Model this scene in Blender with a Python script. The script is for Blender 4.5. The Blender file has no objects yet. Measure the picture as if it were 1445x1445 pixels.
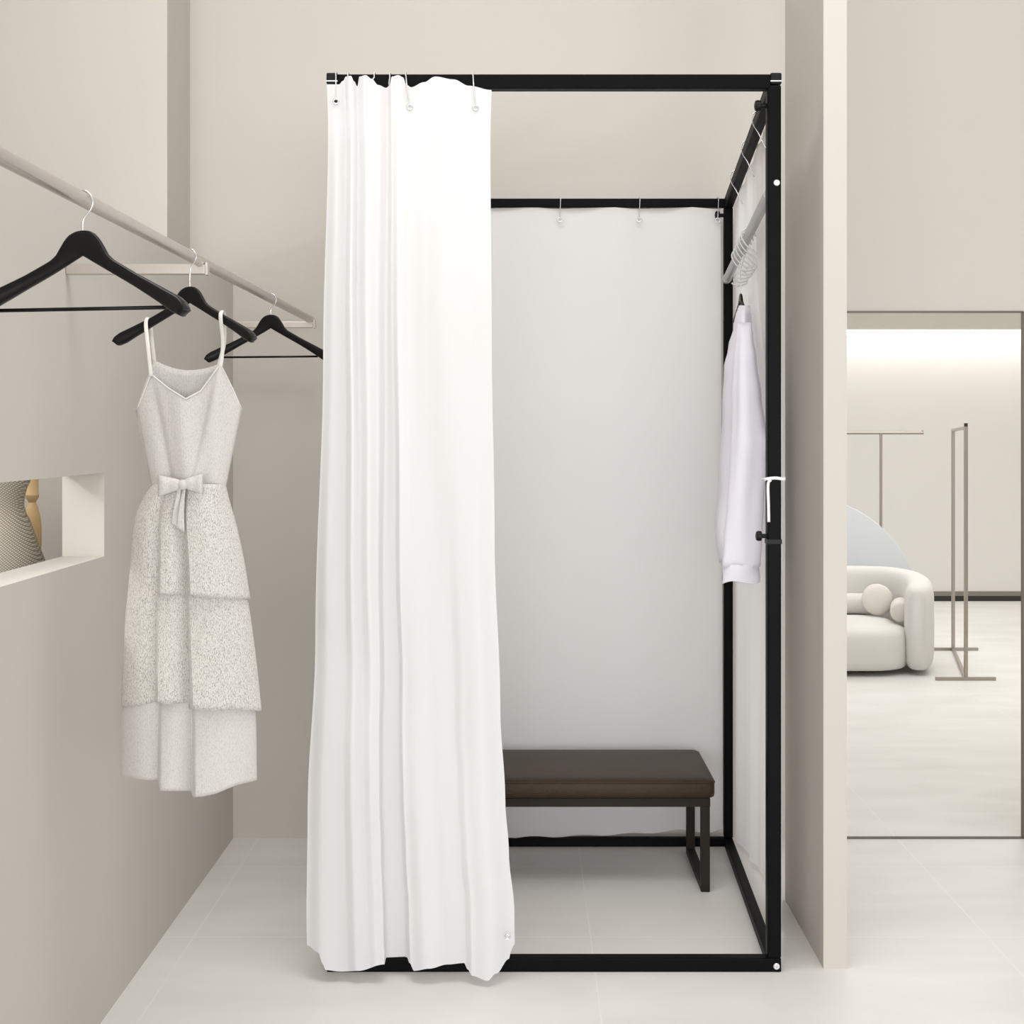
import bpy, bmesh, math, random
from mathutils import Vector, Matrix
random.seed(4)
S = bpy.context.scene
C = S.collection
PI = math.pi
CAM_H = 1.45
FPX, VX, VY = 2000.0, 740.0, 610.0


def P(px, py, Y):
    """photo pixel at depth Y -> world point (used for measuring only)"""
    return Vector(((px - VX) * Y / FPX, Y, CAM_H - (py - VY) * Y / FPX))


def srgb(r, g, b):
    def f(c):
        c /= 255.0
        return c / 12.92 if c <= 0.04045 else ((c + 0.055) / 1.055) ** 2.4
    return (f(r), f(g), f(b), 1.0)


# ------------------------------------------------------------------ materials
def mat(name, col, rough=0.6, metal=0.0, spec=0.5, var=0.0, var_scale=3.0, bump=0.0, bump_scale=60.0,
        stretch=(1, 1, 1), trans=0.0, sheen=0.0, coat=0.0):
    m = bpy.data.materials.new(name)
    m.use_nodes = True
    nt = m.node_tree
    b = nt.nodes['Principled BSDF']
    b.inputs['Base Color'].default_value = col
    b.inputs['Roughness'].default_value = rough
    b.inputs['Metallic'].default_value = metal
    b.inputs['Specular IOR Level'].default_value = spec
    b.inputs['Sheen Weight'].default_value = sheen
    b.inputs['Coat Weight'].default_value = coat
    if var or bump:
        tc = nt.nodes.new('ShaderNodeTexCoord')
        mp = nt.nodes.new('ShaderNodeMapping')
        mp.inputs['Scale'].default_value = stretch
        nt.links.new(tc.outputs['Object'], mp.inputs['Vector'])
    if var:
        n = nt.nodes.new('ShaderNodeTexNoise')
        n.inputs['Scale'].default_value = var_scale
        n.inputs['Detail'].default_value = 4
        nt.links.new(mp.outputs['Vector'], n.inputs['Vector'])
        r = nt.nodes.new('ShaderNodeValToRGB')
        r.color_ramp.elements[0].position = 0.3
        r.color_ramp.elements[1].position = 0.7
        r.color_ramp.elements[0].color = tuple(c * (1 - var) for c in col[:3]) + (1,)
        r.color_ramp.elements[1].color = tuple(min(1, c * (1 + var)) for c in col[:3]) + (1,)
        nt.links.new(n.outputs['Fac'], r.inputs['Fac'])
        nt.links.new(r.outputs['Color'], b.inputs['Base Color'])
    if bump:
        n2 = nt.nodes.new('ShaderNodeTexNoise')
        n2.inputs['Scale'].default_value = bump_scale
        n2.inputs['Detail'].default_value = 3
        nt.links.new(mp.outputs['Vector'], n2.inputs['Vector'])
        bp = nt.nodes.new('ShaderNodeBump')
        bp.inputs['Strength'].default_value = bump
        bp.inputs['Distance'].default_value = 0.004
        nt.links.new(n2.outputs['Fac'], bp.inputs['Height'])
        nt.links.new(bp.outputs['Normal'], b.inputs['Normal'])
    if trans:
        tr = nt.nodes.new('ShaderNodeBsdfTranslucent')
        tr.inputs['Color'].default_value = col
        mx = nt.nodes.new('ShaderNodeMixShader')
        mx.inputs['Fac'].default_value = trans
        out = nt.nodes['Material Output']
        nt.links.new(b.outputs[0], mx.inputs[1])
        nt.links.new(tr.outputs[0], mx.inputs[2])
        nt.links.new(mx.outputs[0], out.inputs['Surface'])
    return m


def emit_mat(name, col, strength):
    m = bpy.data.materials.new(name)
    m.use_nodes = True
    nt = m.node_tree
    nt.nodes.clear()
    e = nt.nodes.new('ShaderNodeEmission')
    e.inputs['Color'].default_value = col
    e.inputs['Strength'].default_value = strength
    o = nt.nodes.new('ShaderNodeOutputMaterial')
    nt.links.new(e.outputs[0], o.inputs['Surface'])
    return m


def floor_mat():
    m = mat('floor_tile', srgb(224, 221, 215), rough=0.42, spec=0.35)
    nt = m.node_tree
    b = nt.nodes['Principled BSDF']
    geo = nt.nodes.new('ShaderNodeNewGeometry')
    sep = nt.nodes.new('ShaderNodeSeparateXYZ')
    nt.links.new(geo.outputs['Position'], sep.inputs[0])

    def math_(op, a, bb=None):
        n = nt.nodes.new('ShaderNodeMath')
        n.operation = op
        for i, v in enumerate((a, bb)):
            if v is None:
                continue
            if isinstance(v, (int, float)):
                n.inputs[i].default_value = v
            else:
                nt.links.new(v, n.inputs[i])
        return n.outputs[0]

    def joint(out, off, pitch, w):
        t = math_('FRACT', math_('DIVIDE', math_('ADD', out, 50 * pitch - off + pitch / 2), pitch))
        d = math_('ABSOLUTE', math_('SUBTRACT', t, 0.5))
        return math_('LESS_THAN', d, w / pitch)
    j = math_('MAXIMUM', joint(sep.outputs['X'], 1.33, 1.14, 0.0018), joint(sep.outputs['Y'], 4.73, 0.658, 0.0022))
    n = nt.nodes.new('ShaderNodeTexNoise')
    n.inputs['Scale'].default_value = 2.2
    n.inputs['Detail'].default_value = 5
    n.inputs['Distortion'].default_value = 0.6
    mp = nt.nodes.new('ShaderNodeMapping')
    mp.inputs['Scale'].default_value = (0.7, 1.6, 1)
    nt.links.new(geo.outputs['Position'], mp.inputs['Vector'])
    nt.links.new(mp.outputs[0], n.inputs['Vector'])
    r = nt.nodes.new('ShaderNodeValToRGB')
    r.color_ramp.elements[0].position = 0.3
    r.color_ramp.elements[1].position = 0.72
    r.color_ramp.elements[0].color = srgb(214, 212, 208)
    r.color_ramp.elements[1].color = srgb(226, 224, 221)
    nt.links.new(n.outputs['Fac'], r.inputs['Fac'])
    mx = nt.nodes.new('ShaderNodeMixRGB')
    nt.links.new(j, mx.inputs[0])
    nt.links.new(r.outputs[0], mx.inputs[1])
    mx.inputs[2].default_value = srgb(228, 226, 223)
    nt.links.new(mx.outputs[0], b.inputs['Base Color'])
    return m


def knit_mat(name, dark, light, rib=True):
    m = mat(name, light, rough=0.95, spec=0.1, sheen=0.2)
    nt = m.node_tree
    b = nt.nodes['Principled BSDF']
    tc = nt.nodes.new('ShaderNodeTexCoord')
    mp = nt.nodes.new('ShaderNodeMapping')
    mp.inputs['Scale'].default_value = (1.0, 1.0, 0.36)
    nt.links.new(tc.outputs['Object'], mp.inputs['Vector'])
    n = nt.nodes.new('ShaderNodeTexNoise')
    n.inputs['Scale'].default_value = 640
    n.inputs['Detail'].default_value = 2
    nt.links.new(mp.outputs[0], n.inputs['Vector'])
    r = nt.nodes.new('ShaderNodeValToRGB')
    r.color_ramp.elements[0].position = 0.33
    r.color_ramp.elements[1].position = 0.55
    r.color_ramp.elements[0].color = dark
    r.color_ramp.elements[1].color = light
    nt.links.new(n.outputs['Fac'], r.inputs['Fac'])
    nt.links.new(r.outputs[0], b.inputs['Base Color'])
    w = nt.nodes.new('ShaderNodeTexWave')
    w.inputs['Scale'].default_value = 95 if rib else 140
    w.inputs['Distortion'].default_value = 1.2
    w.inputs['Detail'].default_value = 1
    nt.links.new(tc.outputs['Object'], w.inputs['Vector'])
    bp = nt.nodes.new('ShaderNodeBump')
    bp.inputs['Strength'].default_value = 0.25
    bp.inputs['Distance'].default_value = 0.002
    nt.links.new(w.outputs['Fac'], bp.inputs['Height'])
    nt.links.new(bp.outputs[0], b.inputs['Normal'])
    return m


def weave_mat():
    m = mat('woven_grey', srgb(150, 143, 132), rough=0.9, spec=0.1)
    nt = m.node_tree
    b = nt.nodes['Principled BSDF']
    tc = nt.nodes.new('ShaderNodeTexCoord')
    ws = []
    for rot in (0.75, -0.75):
        mp = nt.nodes.new('ShaderNodeMapping')
        mp.inputs['Rotation'].default_value = (0, rot, 0)
        nt.links.new(tc.outputs['Object'], mp.inputs['Vector'])
        w = nt.nodes.new('ShaderNodeTexWave')
        w.inputs['Scale'].default_value = 70
        w.inputs['Distortion'].default_value = 0.4
        nt.links.new(mp.outputs[0], w.inputs['Vector'])
        ws.append(w)
    mx = nt.nodes.new('ShaderNodeMath')
    mx.operation = 'MINIMUM'
    nt.links.new(ws[0].outputs['Fac'], mx.inputs[0])
    nt.links.new(ws[1].outputs['Fac'], mx.inputs[1])
    r = nt.nodes.new('ShaderNodeValToRGB')
    r.color_ramp.elements[0].color = srgb(132, 124, 112)
    r.color_ramp.elements[1].color = srgb(205, 198, 186)
    r.color_ramp.elements[1].position = 0.7
    nt.links.new(mx.outputs[0], r.inputs['Fac'])
    nt.links.new(r.outputs[0], b.inputs['Base Color'])
    return m


M = dict(
    wall=mat('wall_paint', srgb(190, 185, 178), rough=0.85, spec=0.1, var=0.015, var_scale=0.8),
    far_wall=mat('far_wall_paint', srgb(225, 223, 219), rough=0.85, spec=0.15, var=0.01, var_scale=0.8),
    ceil=mat('ceiling_paint', srgb(226, 222, 214), rough=0.9, spec=0.1),
    soffit=mat('soffit_paint', srgb(214, 210, 201), rough=0.9, spec=0.1),
    floor=floor_mat(),
    black=mat('black_metal', srgb(9, 9, 10), rough=0.45, spec=0.06, var=0.1, var_scale=8),
    cap=mat('black_plastic', srgb(12, 12, 13), rough=0.45, spec=0.2),
    grey=mat('grey_metal', srgb(178, 178, 178), rough=0.4, metal=0.5),
    hook=mat('hook_wire', srgb(205, 205, 205), rough=0.35, metal=0.4),
    chrome=mat('chrome', srgb(215, 215, 216), rough=0.22, metal=0.9),
    bolt=mat('bolt_metal', srgb(215, 215, 215), rough=0.3, metal=0.5),
    rod=mat('rod_metal', srgb(196, 188, 180), rough=0.33, metal=0.75),
    steel=mat('brushed_steel', srgb(168, 160, 150), rough=0.35, metal=0.8),
    curtain=mat('white_curtain', srgb(249, 249, 250), rough=0.85, spec=0.12, trans=0.48, bump=0.05, bump_scale=14),
    shirt=mat('white_shirt', srgb(243, 241, 250), rough=0.85, spec=0.1, trans=0.15, bump=0.35, bump_scale=18, stretch=(1, 1, 0.35)),
    hanger=mat('hanger_black', srgb(19, 18, 17), rough=0.34, spec=0.18),
    knit=knit_mat('dress_knit', srgb(152, 149, 144), srgb(205, 202, 197)),
    knit_fine=knit_mat('dress_bodice', srgb(184, 181, 177), srgb(201, 198, 194), False),
    strap=mat('dress_strap', srgb(214, 211, 206), rough=0.8),
    leather=mat('brown_leather', srgb(55, 42, 30), rough=0.38, spec=0.16, bump=0.35, bump_scale=220, var=0.08, var_scale=30),
    bench=mat('bench_frame', srgb(40, 35, 29), rough=0.5, spec=0.12),
    wood=mat('pale_wood', srgb(205, 175, 130), rough=0.55, var=0.1, var_scale=14, stretch=(1, 1, 0.15)),
    weave=weave_mat(),
    sofa=mat('sofa_boucle', srgb(213, 211, 207), rough=0.9, spec=0.1, bump=0.2, bump_scale=160),
    cushion=mat('cushion_cream', srgb(216, 211, 204), rough=0.9, spec=0.1, bump=0.2, bump_scale=160),
    disc=mat('pale_blue_panel', srgb(214, 218, 221), rough=0.6),
    base_grey=mat('baseboard_grey', srgb(128, 123, 113), rough=0.5),
    base_black=mat('baseboard_black', srgb(36, 35, 32), rough=0.5),
    trim=mat('trim_bronze', srgb(92, 86, 76), rough=0.4, metal=0.5),
    foot=mat('sofa_foot', srgb(70, 40, 28), rough=0.5),
    led=emit_mat('led_strip', (1.0, 0.985, 0.95, 1), 2.6),
)


# ------------------------------------------------------------------ mesh helpers
class G:
    """collects geometry of ONE mesh"""
    def __init__(self):
        self.v, self.f = [], []

    def add(self, vs, fs):
        n = len(self.v)
        self.v += [Vector(p) for p in vs]
        self.f += [tuple(i + n for i in f) for f in fs]
        return self

    def box(self, a, b):
        (x0, y0, z0), (x1, y1, z1) = a, b
        vs = [(x, y, z) for x in (x0, x1) for y in (y0, y1) for z in (z0, z1)]
        return self.add(vs, [(0, 1, 3, 2), (4, 6, 7, 5), (0, 4, 5, 1), (2, 3, 7, 6), (0, 2, 6, 4), (1, 5, 7, 3)])

    def beam(self, a, b, w, h, up=(0, 0, 1)):
        a, b = Vector(a), Vector(b)
        d = (b - a).normalized()
        s = d.cross(Vector(up)).normalized()
        u = s.cross(d).normalized()
        vs = []
        for p in (a, b):
            for i, j in ((-1, -1), (1, -1), (1, 1), (-1, 1)):
                vs.append(p + s * (i * w / 2) + u * (j * h / 2))
        return self.add(vs, [(0, 3, 2, 1), (4, 5, 6, 7), (0, 1, 5, 4), (1, 2, 6, 5), (2, 3, 7, 6), (3, 0, 4, 7)])

    def tube(self, pts, r, n=10, closed=False, flat=None, up=None):
        pts = [Vector(p) for p in pts]
        k = len(pts)
        prev = None
        rings = []
        for i, p in enumerate(pts):
            if closed:
                d = pts[(i + 1) % k] - pts[(i - 1) % k]
            else:
                d = pts[min(i + 1, k - 1)] - pts[max(i - 1, 0)]
            d.normalize()
            if prev is None:
                ref = Vector(up) if up else (Vector((0, 0, 1)) if abs(d.z) < 0.9 else Vector((0, 1, 0)))
                s = d.cross(ref).normalized()
            else:
                s = (prev - d * prev.dot(d)).normalized()
            prev = s
            u = d.cross(s)
            rr = r[i] if isinstance(r, (list, tuple)) else r
            ra, rb = (rr, rr) if flat is None else (rr * flat[0], rr * flat[1])
            rings.append([p + s * (ra * math.cos(2 * PI * j / n)) + u * (rb * math.sin(2 * PI * j / n)) for j in range(n)])
        vs = [p for rg in rings for p in rg]
        fs = []
        for i in range(k if closed else k - 1):
            i2 = (i + 1) % k
            for j in range(n):
                j2 = (j + 1) % n
                fs.append((i * n + j, i * n + j2, i2 * n + j2, i2 * n + j))
        if not closed:
            fs.append(tuple(range(n - 1, -1, -1)))
            fs.append(tuple((k - 1) * n + j for j in range(n)))
        return self.add(vs, fs)

    def lathe(self, prof, c=(0, 0, 0), n=32, axis='z'):
        vs, fs = [], []
        for r, z in prof:
            for j in range(n):
                a = 2 * PI * j / n
                p = (r * math.cos(a), r * math.sin(a), z)
                if axis == 'x':
                    p = (p[2], p[0], p[1])
                elif axis == 'y':
                    p = (p[0], p[2], p[1])
                vs.append((p[0] + c[0], p[1] + c[1], p[2] + c[2]))
        for i in range(len(prof) - 1):
            for j in range(n):
                j2 = (j + 1) % n
                fs.append((i * n + j, i * n + j2, (i + 1) * n + j2, (i + 1) * n + j))
        fs.append(tuple(range(n - 1, -1, -1)))
        fs.append(tuple((len(prof) - 1) * n + j for j in range(n)))
        return self.add(vs, fs)

    def grid(self, rows, wrap=False):
        k = len(rows[0])
        vs = [p for r in rows for p in r]
        fs = []
        for i in range(len(rows) - 1):
            for j in range(k if wrap else k - 1):
                j2 = (j + 1) % k
                fs.append((i * k + j, i * k + j2, (i + 1) * k + j2, (i + 1) * k + j))
        return self.add(vs, fs)


def root_loc(o):
    while o.parent is not None:
        o = o.parent
    return Vector(o.location)


def obj(name, g, m, parent=None, smooth=False, bevel=0.0, seg=2, solid=0.0, sub=0, base=None, weld=False, kind=None, angle=None):
    me = bpy.data.meshes.new(name)
    me.from_pydata([tuple(p) for p in g.v], [], g.f)
    bm = bmesh.new()
    bm.from_mesh(me)
    if weld:
        bmesh.ops.remove_doubles(bm, verts=bm.verts, dist=1e-5)
    bmesh.ops.recalc_face_normals(bm, faces=bm.faces)
    bm.to_mesh(me)
    bm.free()
    me.materials.append(m)
    o = bpy.data.objects.new(name, me)
    C.objects.link(o)
    if parent is not None:
        off = root_loc(parent)
        o.parent = parent
        me.transform(Matrix.Translation(-off))
    elif base is not None:
        me.transform(Matrix.Translation(-Vector(base)))
        o.location = base
    if smooth:
        me.polygons.foreach_set('use_smooth', [True] * len(me.polygons))
        if angle:
            me.set_sharp_from_angle(angle=math.radians(angle))
    if sub:
        md = o.modifiers.new('s', 'SUBSURF')
        md.levels = md.render_levels = sub
    if solid:
        md = o.modifiers.new('t', 'SOLIDIFY')
        md.thickness = solid
        md.offset = 0
    if bevel:
        md = o.modifiers.new('b', 'BEVEL')
        md.width = bevel
        md.segments = seg
        md.limit_method = 'ANGLE'
        md.angle_limit = math.radians(40)
    if kind:
        o['kind'] = kind
    return o


def tag(o, label, cat, group=None):
    o['label'] = label
    o['category'] = cat
    if group:
        o['group'] = group
    return o


def thing(name, loc, label, cat, group=None):
    o = bpy.data.objects.new(name, None)
    C.objects.link(o)
    o.location = loc
    o.empty_display_size = 0.1
    return tag(o, label, cat, group)


def dup(root, loc, rotz, scale, label, group=None):
    r = root.copy()
    C.objects.link(r)
    r.location = loc
    r.rotation_euler = (0, 0, rotz)
    r.scale = (scale,) * 3
    r['label'] = label
    if group:
        r['group'] = group
    for ch in list(root.children):
        c = ch.copy()
        C.objects.link(c)
        c.parent = r
        for g in list(ch.children):
            d = g.copy()
            C.objects.link(d)
            d.parent = c
    return r


def structure(name, g, m, **k):
    return obj(name, g, m, kind='structure', **k)


def lerp(a, b, t):
    return a + (b - a) * t


def pl(pts, x):
    """piecewise linear"""
    if x <= pts[0][0]:
        return pts[0][1]
    for (x0, y0), (x1, y1) in zip(pts, pts[1:]):
        if x <= x1:
            return lerp(y0, y1, (x - x0) / (x1 - x0)) if x1 > x0 else y1
    return pts[-1][1]


def sm(pts, x):
    """monotone-ish smooth interpolation (cosine between knots)"""
    if x <= pts[0][0]:
        return pts[0][1]
    for (x0, y0), (x1, y1) in zip(pts, pts[1:]):
        if x <= x1:
            t = (x - x0) / (x1 - x0) if x1 > x0 else 1
            return lerp(y0, y1, (1 - math.cos(PI * t)) / 2)
    return pts[-1][1]


def cr(pts, x):
    """monotone cubic through knots"""
    if x <= pts[0][0]:
        return pts[0][1]
    if x >= pts[-1][0]:
        return pts[-1][1]
    n = len(pts)
    dl = [(pts[i + 1][1] - pts[i][1]) / (pts[i + 1][0] - pts[i][0]) for i in range(n - 1)]
    m = [dl[0]] + [0 if dl[i - 1] * dl[i] <= 0 else 2 * dl[i - 1] * dl[i] / (dl[i - 1] + dl[i]) for i in range(1, n - 1)] + [dl[-1]]
    for i in range(n - 1):
        if x <= pts[i + 1][0]:
            h = pts[i + 1][0] - pts[i][0]
            t = (x - pts[i][0]) / h
            return ((2 * t ** 3 - 3 * t * t + 1) * pts[i][1] + (t ** 3 - 2 * t * t + t) * h * m[i]
                    + (3 * t * t - 2 * t ** 3) * pts[i + 1][1] + (t ** 3 - t * t) * h * m[i + 1])


def cat(pts, n=8, closed=False):
    pts = [Vector(p) for p in pts]
    k = len(pts)
    out = []
    rng = range(k) if closed else range(k - 1)
    for i in rng:
        if closed:
            p0, p1, p2, p3 = pts[(i - 1) % k], pts[i], pts[(i + 1) % k], pts[(i + 2) % k]
        else:
            p0, p1, p2, p3 = pts[max(i - 1, 0)], pts[i], pts[i + 1], pts[min(i + 2, k - 1)]
        for j in range(n):
            t = j / n
            out.append(0.5 * ((2 * p1) + (p2 - p0) * t + (2 * p0 - 5 * p1 + 4 * p2 - p3) * t * t + (3 * p1 - p0 - 3 * p2 + p3) * t ** 3))
    if not closed:
        out.append(pts[-1].copy())
    return out


# ------------------------------------------------------------------ setting
XL = -1.040            # face of the half-height wall on the left
XLI = -1.144           # its hidden side
YB = 5.061             # back wall
ZC = 4.20              # ceiling
YF = 12.18             # far wall of the lounge beyond the opening
OX0, OX1, OZ = 1.02, 1.779, 1.880   # opening in the back wall

structure('floor', G().box((-3.0, -3.0, -0.1), (5.6, YF + 0.1, 0.0)), M['floor'])
structure('ceiling', G().box((-3.0, 0.8, ZC), (3.4, YB + 0.12, ZC + 0.1)), M['ceil'])

g = G()
g.box((-1.194, YB, 0), (OX0, YB + 0.12, ZC))
g.box((OX0, YB, OZ), (OX1, YB + 0.12, ZC))
WB = YB + 0.12
# reveals of the opening are splayed outwards on the lounge side
g.v = []
g.f = []
g.box((-1.194, YB, 0), (OX0, WB, ZC))
g.add([(OX1, YB, 0), (3.4, YB, 0), (3.4, WB, 0), (OX1 + .09, WB, 0), (OX1, YB, OZ), (3.4, YB, OZ), (3.4, WB, OZ), (OX1 + .09, WB, OZ)],
      [(0, 1, 2, 3), (4, 7, 6, 5), (0, 4, 5, 1), (1, 5, 6, 2), (2, 6, 7, 3), (3, 7, 4, 0)])
g.add([(OX0, YB, OZ), (3.4, YB, OZ), (3.4, WB, OZ + .06), (OX0, WB, OZ + .06), (OX0, YB, ZC), (3.4, YB, ZC), (3.4, WB, ZC), (OX0, WB, ZC)],
      [(0, 1, 2, 3), (4, 7, 6, 5), (0, 4, 5, 1), (1, 5, 6, 2), (2, 6, 7, 3), (3, 7, 4, 0)])
structure('wall_back', g, M['wall'])

# half-height wall with a see-through niche
NY0, NY1, NZ0, NZ1 = 1.6, 3.508, 1.143, 1.350
g = G()
g.box((XLI, 1.0, 0), (XL, NY0, 1.997))
g.box((XLI, NY1, 0), (XL, YB, 1.997))
g.box((XLI, NY0, 0), (XL, NY1, NZ0))
g.box((XLI, NY0, NZ1), (XL, NY1, 1.997))
structure('wall_left', g, M['wall'])
# bay behind the half wall
structure('wall_left_pier', G().box((-1.90, 4.738, 0), (-1.194, YB + 0.12, ZC)), M['wall'])
structure('wall_left_outer', G().box((-1.90, 1.0, 0), (-1.757, 4.738, ZC)), M['wall'])

# partition panel right of the booth
structure('wall_partition', G().box((0.8083, 3.831, 0), (0.8716, 4.394, ZC)), M['wall'])

# thin metal surround of the opening
g = G()
t = 0.004
g.box((OX1 - t, YB - 0.006, 0), (OX1 + 0.006, YB + 0.006, OZ))
g.box((OX0 - 0.006, YB - 0.006, 0), (OX0 + t, YB + 0.006, OZ))
g.box((OX0, YB - 0.006, OZ - t), (OX1, YB + 0.006, OZ + 0.003))
g.box((OX0, YB - 0.006, 0), (OX1, YB + 0.006, 0.006))
structure('door_1', g, M['trim'])

# lounge beyond
structure('wall_far', G().box((-1.0, YF, 0), (5.6, YF + 0.1, 2.75)), M['far_wall'])
structure('wall_lounge_right', G().box((5.2, YB + .12, 0), (5.3, YF, 2.75)), M['far_wall'])
structure('ceiling_lounge', G().box((-1.0, YB + 0.12, 2.302), (5.6, YF - 0.42, 2.40)), M['soffit'])
structure('ceiling_slot', G().box((-1.0, YF - 0.5, 2.55), (5.6, YF + .1, 2.65)), M['soffit'])
structure('baseboard_far', G().box((-1.0, YF - 0.012, 0.045), (5.6, YF, 0.083)), M['base_grey'])
structure('baseboard_far_plinth', G().box((-1.0, YF - 0.014, 0.0), (5.6, YF, 0.045)), M['base_black'])
o = obj('cove_light', G().box((-0.8, YF - 0.005, 2.278), (5.2, YF - 0.001, 2.335)), M['led'], base=(2.2, YF, 2.3))
tag(o, 'bright linear light strip along the top of the far wall', 'light')

# ------------------------------------------------------------------ booth frame
YFR, YBK = 3.806, 4.957
TF, TB = 0.037, 0.031
xl, xr = -0.531, 0.690
xrb, xlb = 0.730, -0.545
ztf, ztb = 2.413, 2.268
yf = YFR + TF / 2
yb = YBK + TB / 2
booth = thing('fitting_booth', (0.08, 4.38, 0), 'black square tube frame of the free-standing changing booth', 'changing booth')
pf = obj('post', G().box((xr - TF, YFR, 0.037), (xr, YFR + TF, ztf - 0.03)), M['black'], booth, bevel=0.004)
pfl = obj('post', G().box((xl + .005, YFR, 0.037), (xl + TF, YFR + TF, ztf - 0.03)), M['black'], booth, bevel=0.004)
pb = obj('post', G().box((xrb - TB, YBK, 0.03), (xrb, YBK + TB, ztb - TB)), M['black'], booth, bevel=0.004)
obj('post', G().box((xlb, YBK, 0.03), (xlb + TB, YBK + TB, ztb - TB)), M['black'], booth, bevel=0.004)
obj('top_rail', G().box((xl + 0.028, YFR, ztf - 0.040), (xr - 0.028, YFR + TF, ztf - 0.001)), M['black'], booth, bevel=0.003)
obj('top_rail', G().box((xlb + 0.002, YBK, ztb - TB), (xrb, YBK + TB, ztb)), M['black'], booth, bevel=0.003)
obj('top_rail', G().beam((xr - TF / 2 - 0.002, YFR + TF, ztf - 0.034), (xrb - TB / 2, YBK, ztb - TB / 2), 0.03, 0.036), M['black'], booth, bevel=0.003)
obj('top_rail', G().beam((xl + TF / 2, YFR + TF, ztf - 0.034), (xlb + TB / 2, YBK, ztb - TB / 2), 0.03, 0.036), M['black'], booth, bevel=0.003)
bfr = obj('bottom_rail', G().box((xl, YFR, 0.0), (xr, YFR + TF, 0.037)), M['black'], booth, bevel=0.003)
obj('bottom_rail', G().box((xlb, YBK, 0.0), (xrb, YBK + TB, 0.029)), M['black'], booth, bevel=0.003)
obj('bottom_rail', G().beam((xr - TF / 2, YFR + TF, 0.0165), (xrb - TB / 2, YBK, 0.0145), 0.03, 0.029), M['black'], booth, bevel=0.003)
obj('bottom_rail', G().beam((xl + TF / 2, YFR + TF, 0.0165), (xlb + TB / 2, YBK, 0.0145), 0.03, 0.029), M['black'], booth, bevel=0.003)
for xx in (xl - 0.001, xr - 0.029):
    c = obj('corner_cap', G().box((xx, YFR - 0.002, ztf - 0.028), (xx + 0.030, YFR + TF + 0.002, ztf + 0.003)), M['cap'], booth, bevel=0.004)
    obj('seam_ring', G().box((xx - 0.0005, YFR - 0.0028, ztf - 0.0215), (xx + 0.0305, YFR + TF + 0.0028, ztf - 0.0185)), M['bolt'], c)


def bolt(p, parent, r=0.0085):
    b = obj('bolt', G().lathe([(r, 0.001), (r, -0.002), (r * 0.8, -0.004)], p, 20, 'y'), M['bolt'], parent, smooth=True, angle=35)
    obj('bolt_socket', G().lathe([(r * .35, -0.0038), (r * .35, -0.0045)], p, 6, 'y'), M['grey'], b)


bolt(P(1096, 258, YFR), pf)
bolt((xr - 0.013, YFR, 0.016), bfr)


def knob(p, parent, d=-1, s=1.0):
    prof = [(0.006, 0), (0.006, 0.012), (0.013, 0.014), (0.014, 0.022), (0.012, 0.027), (0.005, 0.029)]
    obj('knob', G().lathe([(r * s, d * z * s) for r, z in prof], p, 18, 'x'), M['cap'], parent, smooth=True, angle=35)


knob((xr - TF, YFR + TF / 2, P(0, 757, YFR).z), pf)
knob((xrb - TB, YBK + TB / 2, P(0, 303, YBK).z), pb, s=1.1)
knob((xr - TF + .001, YFR + TF * .75, P(0, 146, YFR).z), pf, s=1.1)
# post joint sleeve lines
obj('post_sleeve', G().box((xr - TF - .0015, YFR - .0015, 1.150), (xr + .0015, YFR + TF + .0015, 1.162)), M['cap'], pf)
# hanging bar inside the booth
ba = Vector((0.662, YFR + TF - 0.004, 2.098))
bb = Vector((0.708, YBK + 0.004, 1.985))
ba = Vector((0.662, YFR + TF - 0.004, 2.095))


def on_bar(t):
    return ba.lerp(bb, t)


bar = obj('hanging_bar', G().tube([ba, bb], 0.0145, 16), M['grey'], booth, smooth=True, angle=40)
obj('bar_end_cap', G().tube([on_bar(0.975), on_bar(0.998)], 0.0165, 16), M['grey'], bar, smooth=True, angle=40)

# ------------------------------------------------------------------ curtains
def ring_g(c, r, wr, axis='y', n=20):
    pts = []
    for i in range(n):
        a = 2 * PI * i / n
        if axis == 'y':
            pts.append((c[0] + r * math.cos(a), c[1], c[2] + r * math.sin(a)))
        else:
            pts.append((c[0], c[1] + r * math.cos(a), c[2] + r * math.sin(a)))
    return G().tube(pts, wr, 8, closed=True)


Y0 = 3.772
CF = 0.7
US = [0, .08, .16, .22, .28, .34, .42, .46, .5, .54, .6, .68, .78, .86, .93, 1]
TOP = [(461, .0), (473, .012), (486, -.014), (494, .034), (503, -.010), (515, .038), (532, .012), (547, -.016), (552, .022), (561, .040),
       (577, .0), (600, .016), (625, .036), (650, .022), (672, .006), (694, .014)]
BOT = [(434, .03), (456, .06), (490, .05), (503, .078), (520, .066), (531, .086), (542, .075), (545, -.004), (575, -.006), (579, .065),
       (600, .092), (630, .07), (657, .055), (667, .085), (690, .105), (727, .05)]
TPY = [(461, 119), (478, 119), (484, 114), (488, 108), (495, 107), (500, 115), (504, 122), (507, 108), (516, 106), (524, 111), (534, 120), (545, 124), (549, 121),
       (553, 108), (562, 106), (569, 109), (573, 119), (580, 123), (598, 116), (614, 108), (640, 112), (662, 121), (694, 127)]
BPY = [(434, 1334), (449, 1344), (455, 1360), (459, 1369), (480, 1371), (505, 1370), (542, 1361), (545.5, 1351), (574, 1350), (578, 1359), (584, 1370),
       (605, 1367), (632, 1361), (655, 1359), (660, 1368), (666, 1377), (688, 1384), (700, 1374), (719, 1353), (722, 1340), (727, 1332)]
LEFT = [(100, 461), (180, 463), (500, 456), (900, 445), (1150, 434), (1290, 432.5), (1400, 435)]
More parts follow.
